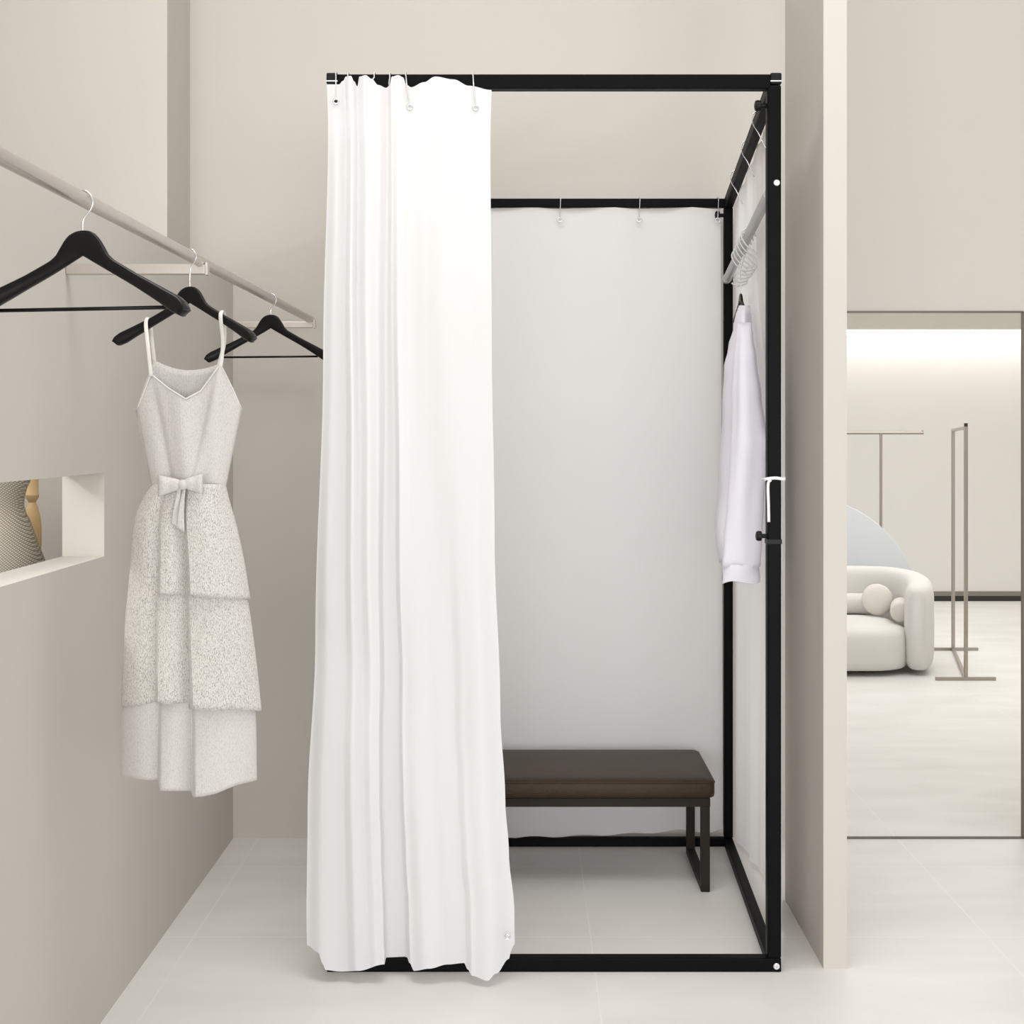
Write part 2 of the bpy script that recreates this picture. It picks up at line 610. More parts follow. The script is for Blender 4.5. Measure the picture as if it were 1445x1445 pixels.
RIGHT = [(100, 694), (200, 692), (480, 694), (760, 698), (1000, 706), (1130, 713), (1200, 718), (1290, 726), (1400, 727)]
rows = []
NV, NU = 70, 260
for iv in range(NV + 1):
    v = iv / NV
    w = v * v * (3 - 2 * v) * 0.6 + v * 0.4
    row = []
    for iu in range(NU + 1):
        u = iu / NU
        tpx = pl([(a, b[0]) for a, b in zip(US, TOP)], u)
        bpx = pl([(a, b[0]) for a, b in zip(US, BOT)], u)
        td = sm([(a, b[1]) for a, b in zip(US, TOP)], u)
        bd = sm([(a, b[1]) for a, b in zip(US, BOT)], u)
        py = lerp(sm(TPY, tpx), sm(BPY, bpx), v)
        gt = (tpx - 461) / 233.0
        gb = (bpx - 434) / 293.0
        L, R = sm(LEFT, py), sm(RIGHT, py)
        px = L + (R - L) * lerp(gt, gb, w)
        d = lerp(td, bd, w) + 0.006 * math.sin(9 * u + 7 * v) * v * (1 - u * .3) + 0.004 * math.sin(23 * u - 11 * v) * min(1, 4 * v) * (1 - v * .4)
        d = max(d, -0.02)
        row.append(P(px, py, Y0 - d * CF))
    rows.append(row)
fc = obj('front_curtain', G().grid(rows), M['curtain'], None, smooth=True, base=(P(580, 0, Y0).x, Y0 - .04, 0.01))
tag(fc, 'white front curtain bunched to the left and hanging down to the floor', 'curtain')


def surf_d(px):
    return sm([(b[0], b[1]) for b in TOP], px)


for px, py, m_ in ((474, 143, M['cap']), (578, 151, M['grey']), (671, 152, M['grey'])):
    p = P(px, py, Y0 - surf_d(px) * CF - 0.004)
    e = obj('grommet', ring_g(p, 0.0065, 0.0025), M['chrome'], fc, smooth=True)
    obj('grommet_hole', G().lathe([(0.0055, -0.0008), (0.0055, 0.0012)], p, 16, 'y'), m_, e)
p = P(716, 1322, Y0 - 0.068)
obj('grommet', ring_g(p, 0.006, 0.002), M['chrome'], fc, smooth=True)

ORD = ['first', 'second', 'third', 'fourth', 'fifth', 'sixth']


def wire_hook_pts(top, low, hook_back=0.03, ax=(0, 1, 0)):
    ax = Vector(ax)
    t, l = Vector(top), Vector(low)
    return cat([t + ax * hook_back - Vector((0, 0, 0.035)), t + ax * hook_back - Vector((0, 0, .006)), t + ax * (hook_back * .6) + Vector((0, 0, .004)), t, t - Vector((0, 0, 0.012)), l.lerp(t, .3), l, l - ax * -.004 - Vector((0, 0, .004))], 6)


for i, (px0, px1, py1) in enumerate(((474, 474, 138), (491, 492, 116), (528, 526, 114), (550, 549, 118), (572, 578, 147), (667, 671, 148))):
    d = max(surf_d(px1), 0)
    top = P(px0, 103, YFR - 0.004)
    low = P(px1, py1, Y0 - d * CF - 0.006 if py1 > 125 else YFR - 0.006)
    if py1 > 125:
        yc = Y0 - d * CF - 0.007
        ctop = sm(TPY, px1)
        pts = cat([top + Vector((0, TF + .012, -.035)), top + Vector((0, TF + .012, -.004)), top + Vector((0, TF * .5, .005)), top + Vector((0, -.002, .001)), P(lerp(px0, px1, .15), 108, lerp(YFR - .006, yc, .4)),
                   P(lerp(px0, px1, .3), ctop - 4, yc - .001), P(lerp(px0, px1, .6), lerp(ctop, py1, .4), yc), P(px1, py1, yc), P(px1, py1 + 3, yc + .002)], 6)
    else:
        pts = wire_hook_pts(top, low, TF + 0.012)
    h = obj('curtain_hook', G().tube(pts, 0.0017, 6), M['hook'], None, smooth=True, base=low)
    tag(h, '%s thin metal curtain hook from the left on the front top rail' % ORD[i], 'curtain hook', 'hooks on the front top rail')

# back curtain
rows = []
NU, NV = 120, 40
for iv in range(NV + 1):
    v = iv / NV
    row = []
    for iu in range(NU + 1):
        u = iu / NU
        px = lerp(535, 1017 + 3 * v, u)
        tpy = 293 + 1.6 * math.cos(2 * PI * (px - 790) / 112)
        bpy_ = sm([(535, 1183), (720, 1182), (800, 1180), (880, 1177), (960, 1172), (1000, 1174), (1020, 1170)], px) + 1.5 * math.sin(px * .09)
        py = lerp(tpy, bpy_, v)
        Y = YBK + 0.012 + 0.008 * math.sin(2 * PI * (px - 790) / 112 + 1.2 * v) * (1 - .5 * v) + 0.004 * math.sin(px * .05 + 5 * v)
        row.append(P(px, py, Y))
    rows.append(row)
bc = obj('back_curtain', G().grid(rows), M['curtain'], None, smooth=True, base=(0.1, YBK, 0.04))
tag(bc, 'flat white curtain hanging across the back of the booth behind the bench', 'curtain')
for i, (px, py) in enumerate(((790, 310), (902, 310), (1013, 311))):
    p = P(px, py, YBK - 0.004)
    e = obj('grommet', ring_g(p, 0.008, 0.0026), M['bolt'], bc, smooth=True)
    low = P(px, py - 2, YBK - 0.008)
    h = obj('curtain_hook', G().tube(wire_hook_pts(P(px + 1, 279, YBK - 0.005), low, TB + 0.01), 0.0018, 6), M['chrome'], None, smooth=True, base=low)
    tag(h, ['left thin metal curtain hook on the rear top rail', 'middle thin metal curtain hook on the rear top rail', 'right thin metal curtain hook on the rear top rail beside the corner post'][i], 'curtain hook', 'hooks on the rear top rail')


# side curtain on the right, outside the posts
def side_x(Y, z):
    s = (Y - 3.806) / (YBK - 3.806)
    low = sm([(3.85, 0.697), (3.90, 0.704), (4.05, 0.730), (4.3, 0.762), (4.6, 0.764), (4.8, .752), (4.985, 0.741)], Y)
    top = max(lerp(xr - TF / 2, xrb - TB / 2, s) + .024, .696)
    return sm([(1.35, low), (2.0, top)], z)


rows = []
NU, NV = 100, 50
for iv in range(NV + 1):
    v = iv / NV
    row = []
    for iu in range(NU + 1):
        u = iu / NU
        Y = lerp(3.856, 4.985, u)
        s = (Y - 3.806) / (YBK - 3.806)
        ztop = lerp(ztf - 0.026, ztb - 0.012, s) + 0.008 * math.sin(Y * 26) + .004 * math.sin(Y * 57)
        zbot = sm([(3.85, .10), (3.90, .05), (4.0, .03), (4.2, .034), (4.5, .022), (4.7, .028), (4.985, .022)], Y)
        z = lerp(ztop, zbot, v)
        x = side_x(Y, z)
        x += (0.006 * math.sin(Y * 26 + v * 2) + 0.004 * math.sin(Y * 55 - v * 3)) * (0.25 + min(1, 3 * (1 - abs(2 * u - 1))) * .75)
        # tucked inwards at the front lower corner, where the tube shows through
        if v > .8 and Y < 4.0:
            x -= 0.012 * (v - .8) / .2 * (4.0 - Y) / .2
        x += .010 * math.exp(-((z - 1.32) / .25) ** 2) * max(0, 1 - (Y - 3.85) / .12)
        row.append(Vector((max(x, 0.6965), Y, z)))
    rows.append(row)
sc = obj('side_curtain', G().grid(rows), M['curtain'], None, smooth=True, base=(0.75, 4.4, 0.05))
tag(sc, 'white curtain along the right side of the booth beside the partition', 'curtain')
# tie band around the front post
g = G()
zt = P(0, 676, YFR).z
pts = cat([(xr + .013, YFR + .020, zt + .002), (xr + .006, YFR - .006, zt), (xr - TF / 2, YFR - .0075, zt + .003), (xr - TF - .006, YFR - .004, zt), (xr - TF - .008, YFR + .03, zt - .003), (xr - TF - .004, YFR + TF + .008, zt - .002),
           (xr - .01, YFR + TF + .008, zt), (xr + .012, YFR + .022, zt + .002)], 5)
g.tube(pts, 0.0042, 8, flat=(0.4, 1.0), up=(0, 0, 1))
g.tube(cat([(xr - TF + .008, YFR - .007, zt - .002), (xr - TF - .0, YFR - .009, zt - .014), (xr - TF + .001, YFR - .009, zt - .07), (xr - TF + .002, YFR - .008, zt - .115)], 6), 0.0042, 8, flat=(0.35, 1.0))
obj('tie_band', g, M['curtain'], sc, smooth=True)
for i, Yh in enumerate((4.08, 4.35, 4.66)):
    s = (Yh - YFR) / (YBK - YFR)
    zr = lerp(ztf - 0.034, ztb - TB / 2, s)
    xc = lerp(xr - TF / 2, xrb - TB / 2, s)
    low = Vector((side_x(Yh, 2.2) - .010, Yh, zr - 0.085))
    pts = cat([(xc + .02, Yh, zr + .012), (xc, Yh, zr + .030), (xc - .022, Yh + .004, zr + .018), (xc - .024, Yh, zr - .01), (xc - .008, Yh - .004, zr - .04), low], 6)
    h = obj('curtain_hook', G().tube(pts, 0.0018, 6), M['chrome'], None, smooth=True, base=low)
    tag(h, ['metal curtain hook on the right side rail nearest the front post', 'metal curtain hook midway along the right side rail', 'metal curtain hook on the right side rail nearest the rear post'][i], 'curtain hook', 'hooks on the right side rail')

# ------------------------------------------------------------------ wire hooks on the bar
for i in range(6):
    t = 0.42 + 0.05 * i
    c = on_bar(t)
    pts = cat([c + Vector(p) for p in ((.022, 0, -.004), (.016, 0, .014), (0, 0, .0205), (-.016, 0, .014), (-.0205, 0, -.004), (-.006, 0, -.030), (.020, 0, -.052), (.033, 0, -.070),
                                       (.026, 0, -.089), (0, 0, -.097), (-.022, 0, -.088))], 6)
    h = obj('wire_hook', G().tube(pts, 0.0026, 8), M['hook'], None, smooth=True, base=c)
    tag(h, 'shiny wire hook in the row hung on the grey bar inside the booth', 'hook', 'wire hooks on the booth bar')

# ------------------------------------------------------------------ hangers
def hanger_body():
    """flat contoured clothes hanger in local coordinates: hump top at z=0, arms along x"""
    up, lo = [], []
    N = 44
    TOPC = [(0, 0), (.012, -.0015), (.022, -.006), (.030, -.014), (.038, -.027), (.046, -.041), (.056, -.050), (.10, -.0745), (.15, -.099), (.185, -.116), (.197, -.126), (.201, -.137)]
    LOWC = [(0, -.043), (.02, -.0545), (.05, -.071), (.10, -.098), (.15, -.127), (.175, -.143), (.192, -.150), (.201, -.1405)]
    for i in range(N + 1):
        x = .201 * (i / N)
        up.append((x, pl(TOPC, x)))
        lo.append((x, pl(LOWC, x)))
    cols = [(-x, zu, zl) for (x, zu), (_, zl) in list(zip(up, lo))[::-1]] + [(x, zu, zl) for (x, zu), (_, zl) in list(zip(up, lo))[1:]]
    rows = []
    for x, zu, zl in cols:
        a = abs(x) / .201
        th = 0.0065 + 0.009 * a ** 1.5
        yc = -0.030 * a ** 2
        zc = (zu + zl) / 2
        h = (zu - zl) / 2
        ring = []
        for j in range(12):
            an = 2 * PI * j / 12
            cx, sx = math.cos(an), math.sin(an)
            cx = math.copysign(abs(cx) ** .55, cx)
            sx = math.copysign(abs(sx) ** .55, sx)
            ring.append(Vector((x, yc + th * cx, zc + h * sx)))
        rows.append(ring)
    g = G().grid(rows, wrap=True)
    n = len(rows) * 12
    g.f.append(tuple(range(11, -1, -1)))
    g.f.append(tuple(range(n - 12, n)))
    return g


def hanger_hook(e=0.0):
    h = .052 + e
    return G().tube(cat([(0, 0, -.010), (0, 0, .012 + e * .5), (.004, 0, .022 + e), (.014, 0, .034 + e), (.018, 0, .046 + e), (.012, 0, h + .008), (0, 0, h + .014), (-.012, 0, h + .008), (-.0175, 0, h - .004)], 6), 0.0019, 8)


YR = lambda px: -0.736 * FPX / (px - VX)
ROD_X, ROD_Z, ROD_R = -0.736, 1.838, 0.0125
hang = thing('clothes_hanger', (0, 0, 0), 'large black contoured hanger nearest the front of the left rail, empty', 'hanger', 'black hangers on the left rail')
obj('shoulder', hanger_body(), M['hanger'], hang, smooth=True, angle=60)
obj('hook', hanger_hook(), M['chrome'], hang, smooth=True)
obj('trouser_bar', G().tube([(-.150, -.016, -.133), (.158, -.016, -.133)], 0.0033, 10), M['hanger'], hang, smooth=True)


def hz(scale):
    return ROD_Z + ROD_R + 0.0025 - (0.066) * scale


s1, s2, s3 = 1.0, 0.86, 0.93
hang.location = (ROD_X, YR(117), hz(s1))
hang.rotation_euler = (0, 0, math.radians(-12))
DROP2 = 0.025
h2 = dup(hang, (ROD_X, YR(268), hz(s2) - DROP2), math.radians(-18), s2, 'black hanger in the middle of the left rail, holding the knitted dress')
lh = obj('hook', hanger_hook(DROP2 / s2), M['chrome'], None, smooth=True)
long_hook = lh.data
bpy.data.objects.remove(lh)
h3 = dup(hang, (ROD_X, YR(382), hz(s3)), math.radians(-10), s3, 'black empty hanger at the far end of the left rail beside the white curtain')
# the middle hanger has no trouser bar
for ch in list(h2.children):
    if ch.name.startswith('trouser_bar'):
        bpy.data.objects.remove(ch)
    elif ch.name.startswith('hook'):
        ch.data = long_hook

# garment rail
rail = thing('garment_rail', (ROD_X, 3.2, ROD_Z), 'long satin metal clothes rail on brackets along the left wall', 'clothes rail')
obj('rod', G().tube([(ROD_X, 0.9, ROD_Z), (ROD_X, 4.86, ROD_Z)], ROD_R, 20), M['rod'], rail, smooth=True, angle=40)
for Yb in (1.0, YR(283), 4.865):
    b = obj('bracket', G().box((XL + .0005, Yb - .010, ROD_Z - .030), (ROD_X + .012, Yb + .010, ROD_Z - .006 if Yb < 4 else ROD_Z - .008)), M['rod'], rail, bevel=0.002)
    obj('end_cap', G().box((ROD_X + .012, Yb - .011, ROD_Z - .032), (ROD_X + .018, Yb + .011, ROD_Z - .003)), M['rod'], b, bevel=0.001)
obj('rod_stop', G().tube([(ROD_X, 4.857, ROD_Z), (ROD_X, 4.868, ROD_Z)], ROD_R * 1.15, 20), M['steel'], rail, smooth=True, angle=40)

# ------------------------------------------------------------------ dress
YD = YR(268)
dress = thing('hanging_dress', P(268, 1110, YD), 'light grey knitted strappy dress with three tiers and a waist bow', 'dress')


def tier(name, top_py, Lp, Rp, bot, pleats, depth=0.05, amp=0.016, m_=M['knit']):
    """Lp/Rp: silhouettes [(py, px)], bot: [(t, py)]"""
    rows = []
    NF, NB, NV = 110, 36, 26
    edges = [0.0] + pleats + [1.0]
    for iv in range(NV + 1):
        v = iv / NV
        row = []
        for i in range(NF + 1):
            t = i / NF
            py = lerp(top_py, pl(bot, t), v)
            L, R = cr(Lp, py), cr(Rp, py)
            px = lerp(L, R, t)
            o = depth * math.sqrt(max(0, 1 - (2 * t - 1) ** 2)) * .8
            for a, b in zip(edges, edges[1:]):
                if a <= t <= b + 1e-9:
                    q = (t - a) / (b - a)
                    if a > 0:
                        o += amp * (.35 + .65 * v) * (1 - q) * min(1, q / .05 if q < .05 else 1)
                    o += .35 * amp * math.sin(PI * q)
            row.append(P(px, py, YD - o))
        for i in range(1, NB):
            t = 1 - i / NB
            py = lerp(top_py, pl([(0, bot[0][1]), (1, bot[-1][1])], t), v)
            L, R = cr(Lp, py), cr(Rp, py)
            px = lerp(L, R, t)
            o = -depth * .8 * math.sqrt(max(0, 1 - (2 * t - 1) ** 2)) + .006 * math.sin(t * 20)
            row.append(P(px, py, YD - o))
        rows.append(row)
    return obj(name, G().grid(rows, wrap=True), m_, dress, smooth=True, solid=0.0015, angle=50)


tier('skirt_tier', 683, [(683, 216), (700, 204), (735, 190), (800, 184), (856, 179)], [(683, 318), (700, 322), (740, 333), (790, 344), (846, 353)],
     [(0, 856), (.06, 854), (.235, 840), (.25, 838), (.485, 840), (.5, 841), (.75, 844), (1, 845)], [.245, .49], .06, .038)
tier('skirt_tier', 815, [(815, 186), (860, 178), (930, 174), (998, 171)], [(815, 343), (850, 350), (930, 361), (1004, 369)],
     [(0, 997), (.1, 996), (.245, 991), (.33, 994), (.48, 991), (.49, 1000), (.62, 1003), (.8, 1001), (1, 1003)], [.25, .49], .062, .038)
tier('skirt_tier', 975, [(975, 178), (1010, 172), (1100, 170)], [(975, 355), (1010, 361), (1105, 362)],
     [(0, 1095), (.2, 1101), (.275, 1100), (.285, 1116), (.4, 1116), (.52, 1116), (.53, 1125), (.6, 1124), (.7, 1120), (.85, 1108), (1, 1101)], [.28, .525], .056, .036, M['knit_fine'])

# bodice: front and back panel in one mesh
def panel(top, sgn, D):
    rows = []
    for iv in range(19):
        v = iv / 18
        row = []
        for i in range(61):
            t = i / 60
            tx, ty = pl([(a, b) for a, b, _ in top], t), pl([(a, c) for a, _, c in top], t)
            bx, by = lerp(215, 318, t), 690
            px, py = lerp(bx, tx, v), lerp(by, ty, v)
            o = sgn * D * math.sqrt(max(0, 1 - (2 * t - 1) ** 2)) * (1 - .25 * v)
            if sgn > 0:
                o += .007 * math.sin(t * 2 * PI * 2.4 + .5 + 1.2 * v) * math.sin(PI * t) * (1 - .3 * v)
                k1 = lerp(.53, .80, v)
                o += .014 / (1 + math.exp(-(t - k1) / .012)) * math.exp(-max(0, t - k1) / .22) * min(1, 4 * (1 - v) + .2)
                k2 = lerp(.30, .17, v)
                o -= .013 / (1 + math.exp((t - k2) / .012)) * math.exp(-max(0, k2 - t) / .15) * min(1, 4 * (1 - v) + .1)
            row.append(P(px, py, YD - o))
        rows.append(row)
    return rows


g = G()
g.grid(panel([(0, 192, 580), (.05, 200, 560), (.15, 213, 528), (.30, 238, 548), (.47, 262, 563), (.62, 283, 552), (.82, 311, 514), (.93, 328, 548), (1, 341, 578)], 1, .045))
g.grid(panel([(0, 192, 580), (.06, 203, 545), (.16, 217, 508), (.27, 232, 515), (.38, 247, 520), (.48, 262, 522.5), (.58, 277, 522), (.7, 293, 519), (.82, 308, 514), (.93, 326, 545), (1, 341, 578)], -1, .035))
bod = obj('bodice', g, M['knit_fine'], dress, smooth=True, solid=0.0015)
# neckline piping
nl = [(193, 579), (202, 556), (213, 528), (238, 548), (262, 563), (283, 552), (311, 514), (328, 548), (341, 578)]
tt = [0, .06, .15, .30, .47, .62, .82, .93, 1]
pts = []
for i in range(61):
    t = i / 60
    px = pl(list(zip(tt, [a for a, b in nl])), t)
    py = pl(list(zip(tt, [b for a, b in nl])), t)
    o = .045 * math.sqrt(max(0, 1 - (2 * t - 1) ** 2)) * .75 + .007 * math.sin(t * 2 * PI * 2.4 + 1.7) * math.sin(PI * t) * .7 + .001
    pts.append(P(px, py, YD - o))
obj('neckline_piping', G().tube(pts, 0.0018, 6), M['strap'], bod, smooth=True)
# straps: each goes over the hanger arm
def hanger_top(px):
    x = abs(P(px, 0, YD).x - ROD_X) / (s2 * math.cos(math.radians(18)))
    TOPC = [(0, 0), (.022, -.006), (.038, -.027), (.056, -.050), (.10, -.0745), (.15, -.099), (.185, -.116)]
    return hz(s2) - DROP2 + s2 * pl(TOPC, x), x * s2


for (fx, fy), (kx, ky), hx in (((213, 528), (218, 509), 205), ((311, 515), (308, 515), 318)):
    zt, xo = hanger_top(hx)
    sg = -1 if hx < 268 else 1
    yh = YD + (-0.030 * (xo / s2 / .201) ** 2) * s2 - math.sin(math.radians(18)) * xo * sg
    xh = P(hx, 0, YD).x
    w = 0.018
    pts = cat([P(fx, fy + 3, YD - .030), P(lerp(fx, hx, .5), lerp(fy, 455, .5), YD - .026), (xh, yh - w, zt - .012), (xh, yh - .008, zt + .003), (xh, yh + .008, zt + .003), (xh, yh + w, zt - .012),
               P(lerp(kx, hx, .5) + 3, lerp(ky, 455, .5), YD + .024), P(kx, ky + 3, YD + .026)], 7)
    obj('shoulder_strap', G().tube(pts, 0.0045, 8, flat=(1.0, .28), up=(0, 1, 0)), M['strap'], dress, smooth=True)
# bow
YW = YD - 0.074
bow = obj('bow_knot', G().lathe([(0.003, -.011), (.008, -.009), (.0105, 0), (.008, .009), (.003, .011)], P(258, 684, YW - .006), 16), M['knit_fine'], dress, smooth=True)


def loop(pts2, wid):
    rows = []
    for j in range(13):
        q = j / 12
        row = []
        for i in range(15):
            s = i / 14
            px = pl([(0, pts2[0][0]), (1, pts2[1][0])], s)
            c = lerp(pts2[0][1], pts2[1][1], s)
            hw = wid[0] + (wid[1] - wid[0]) * s ** .7
            a = 2 * PI * q
            row.append(P(px, c + hw * math.cos(a), YW - .004 - .009 * math.sin(a) * math.sin(PI * min(1, s * .85 + .12)) - .004 * math.sin(3 * PI * s) * s))
        rows.append(row)
    return G().grid(rows)


obj('bow_loop', loop([(256, 684), (223, 686)], (5, 15)), M['knit_fine'], dress, smooth=True, solid=0.0012)
obj('bow_loop', loop([(260, 683), (286, 683)], (5, 14.5)), M['knit_fine'], dress, smooth=True, solid=0.0012)
for (a, b, e) in (((253, 688), (249, 715), (247, 742)), ((259, 690), (256, 720), (255, 748))):
    rows = []
    for i in range(13):
        s = i / 12
        c = cat([Vector((a[0], a[1], 0)), Vector((b[0], b[1], 0)), Vector((e[0], e[1], 0))], 6)[i]
        hw = lerp(2.5, 5.5, s)
        rows.append([P(c.x + hw * k, c.y + (4 * k if i == 12 else 0), YW - .006 - .004 * math.sin(5 * s + k)) for k in (-1, -.5, 0, .5, 1)])
    obj('bow_tail', G().grid(rows), M['knit_fine'], dress, smooth=True, solid=0.0012)
# waistband
pts = []
for i in range(48):
    a = 2 * PI * i / 48
    pts.append(P(266.5 + 51.5 * math.cos(a), 687, YD - .05 * math.sin(a)))
obj('waistband', G().tube(pts, 0.0048, 8, closed=True, flat=(.5, 1)), M['knit_fine'], dress, smooth=True)

# ------------------------------------------------------------------ shirt in the booth
YS = 4.52
tb = (YS - ba.y) / (bb.y - ba.y)
hb = on_bar(tb)
ztop_ = P(0, 414, YS).z
sh = thing('shirt_hanger', (hb.x, YS, ztop_), 'black hanger carrying the white shirt on the booth bar', 'hanger')
hook_h = hb.z + .0165 - ztop_
g = G().tube([Vector(p) + Vector((hb.x, YS, ztop_)) for p in cat([(0, 0, -.01), (0, 0, .03), (.0, 0, hook_h * .45), (.004, 0, hook_h * .6), (.016, 0, hook_h - .022), (.018, .0, hook_h - .008), (0, 0, hook_h + .002), (-.018, 0, hook_h - .006), (-.019, 0, hook_h - .02)], 6)], 0.0017, 8)
obj('hook', g, M['chrome'], sh, smooth=True)
bd = hanger_body()
th_ = math.radians(90)
bd.v = [p + Vector((0, .030 * (p.x / .201) ** 2, 0)) for p in bd.v]
rot = Matrix.Rotation(-th_, 4, 'Z') @ Matrix.Scale(0.58, 4)
bd.v = [rot @ p + Vector((hb.x, YS, ztop_)) for p in bd.v]
obj('shoulder', bd, M['hanger'], sh, smooth=True, angle=60)

shirt = thing('white_shirt', P(1045, 800, 4.4), 'white long-sleeved shirt hanging inside the booth', 'shirt')


def loft(levels, n=36, seed=0, wr=0.004):
    """levels: (py, pxl, pxr, Yc, halfdepth)"""
    rnd = random.Random(seed)
    ph = [rnd.uniform(0, 6.28) for _ in range(6)]
    rows = []
    pys = [l[0] for l in levels]
    NV = 44
    for iv in range(NV + 1):
        py = lerp(pys[0], pys[-1], iv / NV)
        a = [sm([(l[0], l[k]) for l in levels], py) for k in (1, 2, 3, 4)]
        row = []
        for j in range(n):
            an = 2 * PI * j / n
            r = 1 + wr * 20 * math.sin(5 * an + ph[0] + iv * .05) * .5 + wr * 14 * math.sin(3 * an + ph[1] - iv * .11)
            cx = (a[0] + a[1]) / 2
            hx = (a[1] - a[0]) / 2
            px = cx + hx * math.cos(an) * r
            row.append(P(px, py + 2 * math.sin(3 * an + ph[2]) * (iv / NV), a[2] - a[3] * math.sin(an) * r))
        rows.append(row)
    g = G().grid(rows, wrap=True)
    return g


# body: wide along Y (seen edge-on)
g = loft([(434, 1043, 1058, 4.48, .115), (447, 1038, 1060, 4.48, .15), (462, 1036, 1061, 4.48, .165), (490, 1029, 1064, 4.47, .175), (520, 1023, 1066, 4.46, .18), (580, 1020, 1068, 4.46, .18),
          (680, 1013, 1068, 4.46, .18), (752, 1007, 1066, 4.46, .18), (792, 1013, 1062, 4.46, .178)], seed=2)
obj('shirt_body', g, M['shirt'], shirt, smooth=True, solid=0.0015)
g = loft([(455, 1042, 1060, 4.34, .02), (475, 1040, 1063, 4.30, .035), (510, 1036, 1068, 4.28, .045), (560, 1034, 1074, 4.265, .05), (600, 1033, 1079, 4.26, .052), (625, 1031, 1084, 4.255, .052), (660, 1029, 1081, 4.255, .05),
          (710, 1026, 1076, 4.255, .048), (760, 1023, 1074, 4.255, .045), (800, 1021, 1072, 4.255, .042)], seed=5, wr=.005)
sl = obj('sleeve', g, M['shirt'], shirt, smooth=True, solid=0.0015)
g = loft([(797, 1021, 1071, 4.255, .041), (808, 1020, 1071.5, 4.255, .041), (822, 1020, 1072, 4.255, .041)], seed=5, wr=.002)
obj('cuff', g, M['shirt'], sl, smooth=True, solid=0.002)
g = loft([(480, 1044, 1064, 4.66, .03), (520, 1040, 1070, 4.69, .04), (640, 1036, 1072, 4.69, .04), (800, 1030, 1064, 4.69, .035)], seed=8)
obj('sleeve', g, M['shirt'], shirt, smooth=True, solid=0.0015)
g = loft([(431, 1043, 1058, 4.50, .05), (438, 1041, 1059, 4.50, .06), (450, 1038, 1060, 4.495, .075)], seed=9, wr=.001)
obj('collar', g, M['shirt'], shirt, smooth=True, solid=0.002)

# ------------------------------------------------------------------ bench
YB0, YB1 = 4.462, 4.895
bx0, bx1 = -0.43, 0.586
bench = thing('bench', ((bx0 + bx1) / 2, (YB0 + YB1) / 2, 0), 'dark brown leather bench on metal sled legs inside the booth', 'bench')
zf0, zf1 = P(0, 1138, 4.475).z, P(0, 1125.5, 4.475).z
g = G()
sx, sy = 0.012, 0.012
rows = []
prof = [(0.010, zf1 + .001), (0.002, zf1 + .006), (0, zf1 + .015), (0, .3475), (.002, .3515), (.008, .355), (.03, .3585), (.07, .3605), (.13, .362)]
for ins, z in prof:
    x0, x1, y0, y1 = bx0 - sx + ins, bx1 + sx + .002 - ins, YB0 - .008 + ins, YB1 + .004 - ins
    ring = []
    rc = 0.018
    for (cx, cy, a0) in ((x1 - rc, y0 + rc, -90), (x1 - rc, y1 - rc, 0), (x0 + rc, y1 - rc, 90), (x0 + rc, y0 + rc, 180)):
        for k in range(6):
            a = math.radians(a0 + 90 * k / 5)
            ring.append(Vector((cx + rc * math.cos(a), cy + rc * math.sin(a), z)))
    rows.append(ring)
g.grid(rows, wrap=True)
n = len(rows[0])
g.f.append(tuple(range(n - 1, -1, -1)))
g.f.append(tuple((len(rows) - 1) * n + j for j in range(n)))
seat = obj('seat_cushion', g, M['leather'], bench, smooth=True, angle=70)
ring = [p.copy() for p in rows[3]]
obj('seat_piping', G().tube(ring, 0.0022, 6, closed=True), M['leather'], seat, smooth=True)
g = G()
tw = 0.028
g.box((bx0, YB0 + .006, zf0), (bx1, YB0 + .006 + tw, zf1 - .0005))
g.box((bx0, YB1 - tw - .006, zf0), (bx1, YB1 - .006, zf1 - .0005))
g.box((bx0, YB0 + .006 + tw, zf0), (bx0 + tw, YB1 - tw - .006, zf1 - .0005))
g.box((bx1 - tw, YB0 + .006 + tw, zf0), (bx1, YB1 - tw - .006, zf1 - .0005))
obj('seat_frame', g, M['bench'], bench, bevel=0.0015)
for x0 in (bx1 - tw - .001, bx0 + .001):
    for y0 in (YB0 + .006, YB1 - tw - .006):
        obj('leg', G().box((x0, y0, 0), (x0 + tw, y0 + tw, zf0)), M['bench'], bench, bevel=0.0015)
    obj('floor_bar', G().box((x0, YB0 + .006 + tw, 0), (x0 + tw, YB1 - tw - .006, .022)), M['bench'], bench, bevel=0.0015)

# ------------------------------------------------------------------ bay behind the half wall
FX, FY = -1.400, 3.60
form = thing('display_form', (FX, FY, 0), 'grey woven waisted display form behind the wall niche', 'display form')


def rr(px, Y=3.60):
    return P(px, 0, Y).x - FX


prof = []
for px, py in ((44, 640), (42, 660), (40, 676), (34, 690), (30.5, 705), (30, 714), (33, 725), (39, 737), (46, 758), (53, 778), (58, 791), (61, 806)):
    prof.append((rr(px), P(0, py, 3.6).z))
prof = [(rr(40), P(0, 628, 3.6).z), (.02, P(0, 620, 3.6).z)][::-1] + prof
prof += [(.205, 1.05), (.215, .95), (.21, .82), (.03, .80)]
obj('form_body', G().lathe(prof, (FX, FY, 0), 56), M['weave'], form, smooth=True, angle=60)
obj('stand_pole', G().lathe([(.016, .79), (.016, .02)], (FX, FY, 0), 16), M['steel'], form, smooth=True, angle=40)
obj('stand_base', G().lathe([(.016, .024), (.15, .016), (.155, .008), (.155, 0)], (FX, FY, 0), 40), M['steel'], form, smooth=True, angle=40)
WX, WY = P(45.5, 0, 3.92).x, 3.92
z = lambda py: P(0, py, 3.92).z
k = 3.92 / 2000
